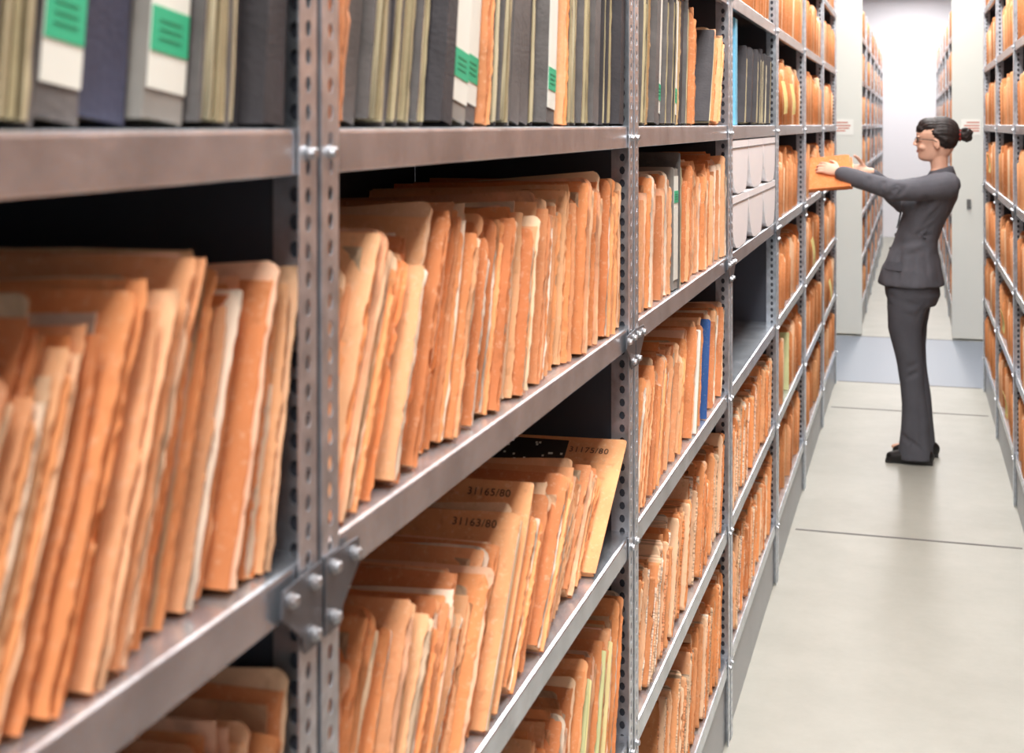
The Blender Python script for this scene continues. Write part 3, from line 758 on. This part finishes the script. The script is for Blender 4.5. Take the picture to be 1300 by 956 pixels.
place(GF, 'file_folder', 'pale green file folder among orange files', 'file folder', 'coloured files further along', (LX-.01, Y0[4]+.57, LV[1]+.002), .05)
place(BG['d'], 'archive_binder', 'dark charcoal archive binder', 'binder', 'coloured files further along', (LX-.01, Y0[4]+.10, LV[0]+.002), .0)
place(BG['G'], 'archive_binder', 'slim grey archive binder with cream pages', 'binder', 'coloured files further along', (LX-.01, Y0[4]+.15, LV[0]+.002), .0)

def slip(x, y, z, w, h, m, lab):
    V, F = [], []; n = 5
    for i in range(n+1):
        zz = -h*i/n; xx = .004+.012*math.sin(i/n*2.2)
        V += [(xx,0,zz),(xx-.002,w,zz+.004)]
    for i in range(n): F.append((2*i,2*i+1,2*i+3,2*i+2))
    o = obj('paper_slip', solid(mesh('paper_slip',V,F,m), .0008), (x,y,z)); tag(o, lab, 'paper slip', 'paper slips tucked in files')
for (k, l, dy, m) in ((4,4,.10,M_yel),(4,4,.45,M_yel),(5,2,.3,M_yel),(6,1,.4,M_yel)):
    slip(LX+.0, Y0[k]+dy, LV[l]+.16, .16, .12, m, 'pale yellow paper slip hanging from orange files')
for (k, l, dy) in ((5,1,.5),(5,0,.3),(6,3,.4)):
    slip(RX-.02, Y0[k]+dy, LV[l]+.18, .12, .1, M_yel, 'pale yellow paper slip hanging from orange files')

# white archive boxes: slanted curved lower fronts with dark gaps between
out = [(0.004,.148),(.396,.148),(.394,.100),(.380,.050),(.352,.014),(.320,.002),(.17,.0),(.120,.005),(.076,.022),(.040,.056),(.014,.100)]
V = []
for x_ in (0, -.33):
    for a, b_ in out: V.append((x_, a, b_))
n = len(out)
F = [tuple(range(n)), tuple(range(2*n-1, n-1, -1))] + [(i,(i+1)%n, n+(i+1)%n, n+i) for i in range(n)]
mb = mesh('box', V, F, M_boxw)
bm = bmesh.new(); bm.from_mesh(mb); bmesh.ops.recalc_face_normals(bm, faces=bm.faces); bm.to_mesh(mb); bm.free()
mband = boxmesh('edge', -.001,.0012, .006,.394, .126,.1285, M_seam)
for c in range(3):
    for r in range(2):
        o = obj('archive_box', mb, (LX-.004, Y0[3]+.035+c*.402, LV[3]+.002+r*.151))
        tag(o, 'white cardboard archive box with curved lower front', 'box', 'white archive boxes')
        obj('lid_seam', mband, parent=o)

# held files: thin stack tilted back, sliding from the shelf
HF = [make_folder(.012,.235,.315,800,cm=M_deep,pm=M_paper), make_folder(.014,.230,.315,801,cm=M_deep)]
for i, (v, dx, rl, pt, yy, zz) in enumerate(((HF[0],-.285,.90,-.10,6.575,1.328),(HF[1],-.275,.93,-.08,6.596,1.322),(HF[0],-.295,.96,-.06,6.620,1.316))):
    h1 = place(v, 'file_folder', 'orange file folder held in both hands, pulled from shelf', 'file folder', 'files being pulled out', (dx, yy, zz), 0, 0); h1.rotation_euler = (-rl, pt, 0)

# ---------------------------------------------------------------- lights, camera
m_fix = boxmesh('housing', -.26,.26, -.68,.68, 0,.045, M_endp)
m_dif = boxmesh('diffuser', -.24,.24, -.66,.66, -.006,0, M_lamp)
for i, yy in enumerate((-.6, 1.2, 3.0, 4.8, 6.6, 8.4, 10.2, 12.4, 14.6, 16.8, 18.6)):
    l = bpy.data.lights.new('ceiling_lamp', 'AREA'); l.shape = 'RECTANGLE'; l.size = .5; l.size_y = 1.3; l.energy = (64 if yy < 4 else 47) if yy < 10 else (48 if yy < 18 else 66); l.color = (1,.985,.97)
    o = bpy.data.objects.new('ceiling_lamp', l); o.location = (-.02,yy,3.43); C.objects.link(o)
    o = obj('ceiling_light', m_fix, (-.02,yy,3.455)); tag(o, 'long white fluorescent ceiling light fixture', 'ceiling light', 'aisle ceiling lights')
    obj('diffuser', m_dif, parent=o)
w = bpy.data.worlds.new('World'); S.world = w; w.use_nodes = True
w.node_tree.nodes['Background'].inputs[0].default_value = (.95,.975,1,1); w.node_tree.nodes['Background'].inputs[1].default_value = .66

cam = bpy.data.cameras.new('Camera'); co = bpy.data.objects.new('Camera', cam); C.objects.link(co)
co.location = (0,0,1.62); co.rotation_euler = (math.pi/2, 0, math.radians(16.7))
cam.sensor_width = 36; cam.lens = 47.0; cam.shift_y = -(478-158)/1300
cam.clip_start = .02
cam.dof.use_dof = True; cam.dof.focus_distance = 2.8; cam.dof.aperture_fstop = 7.5
S.camera = co
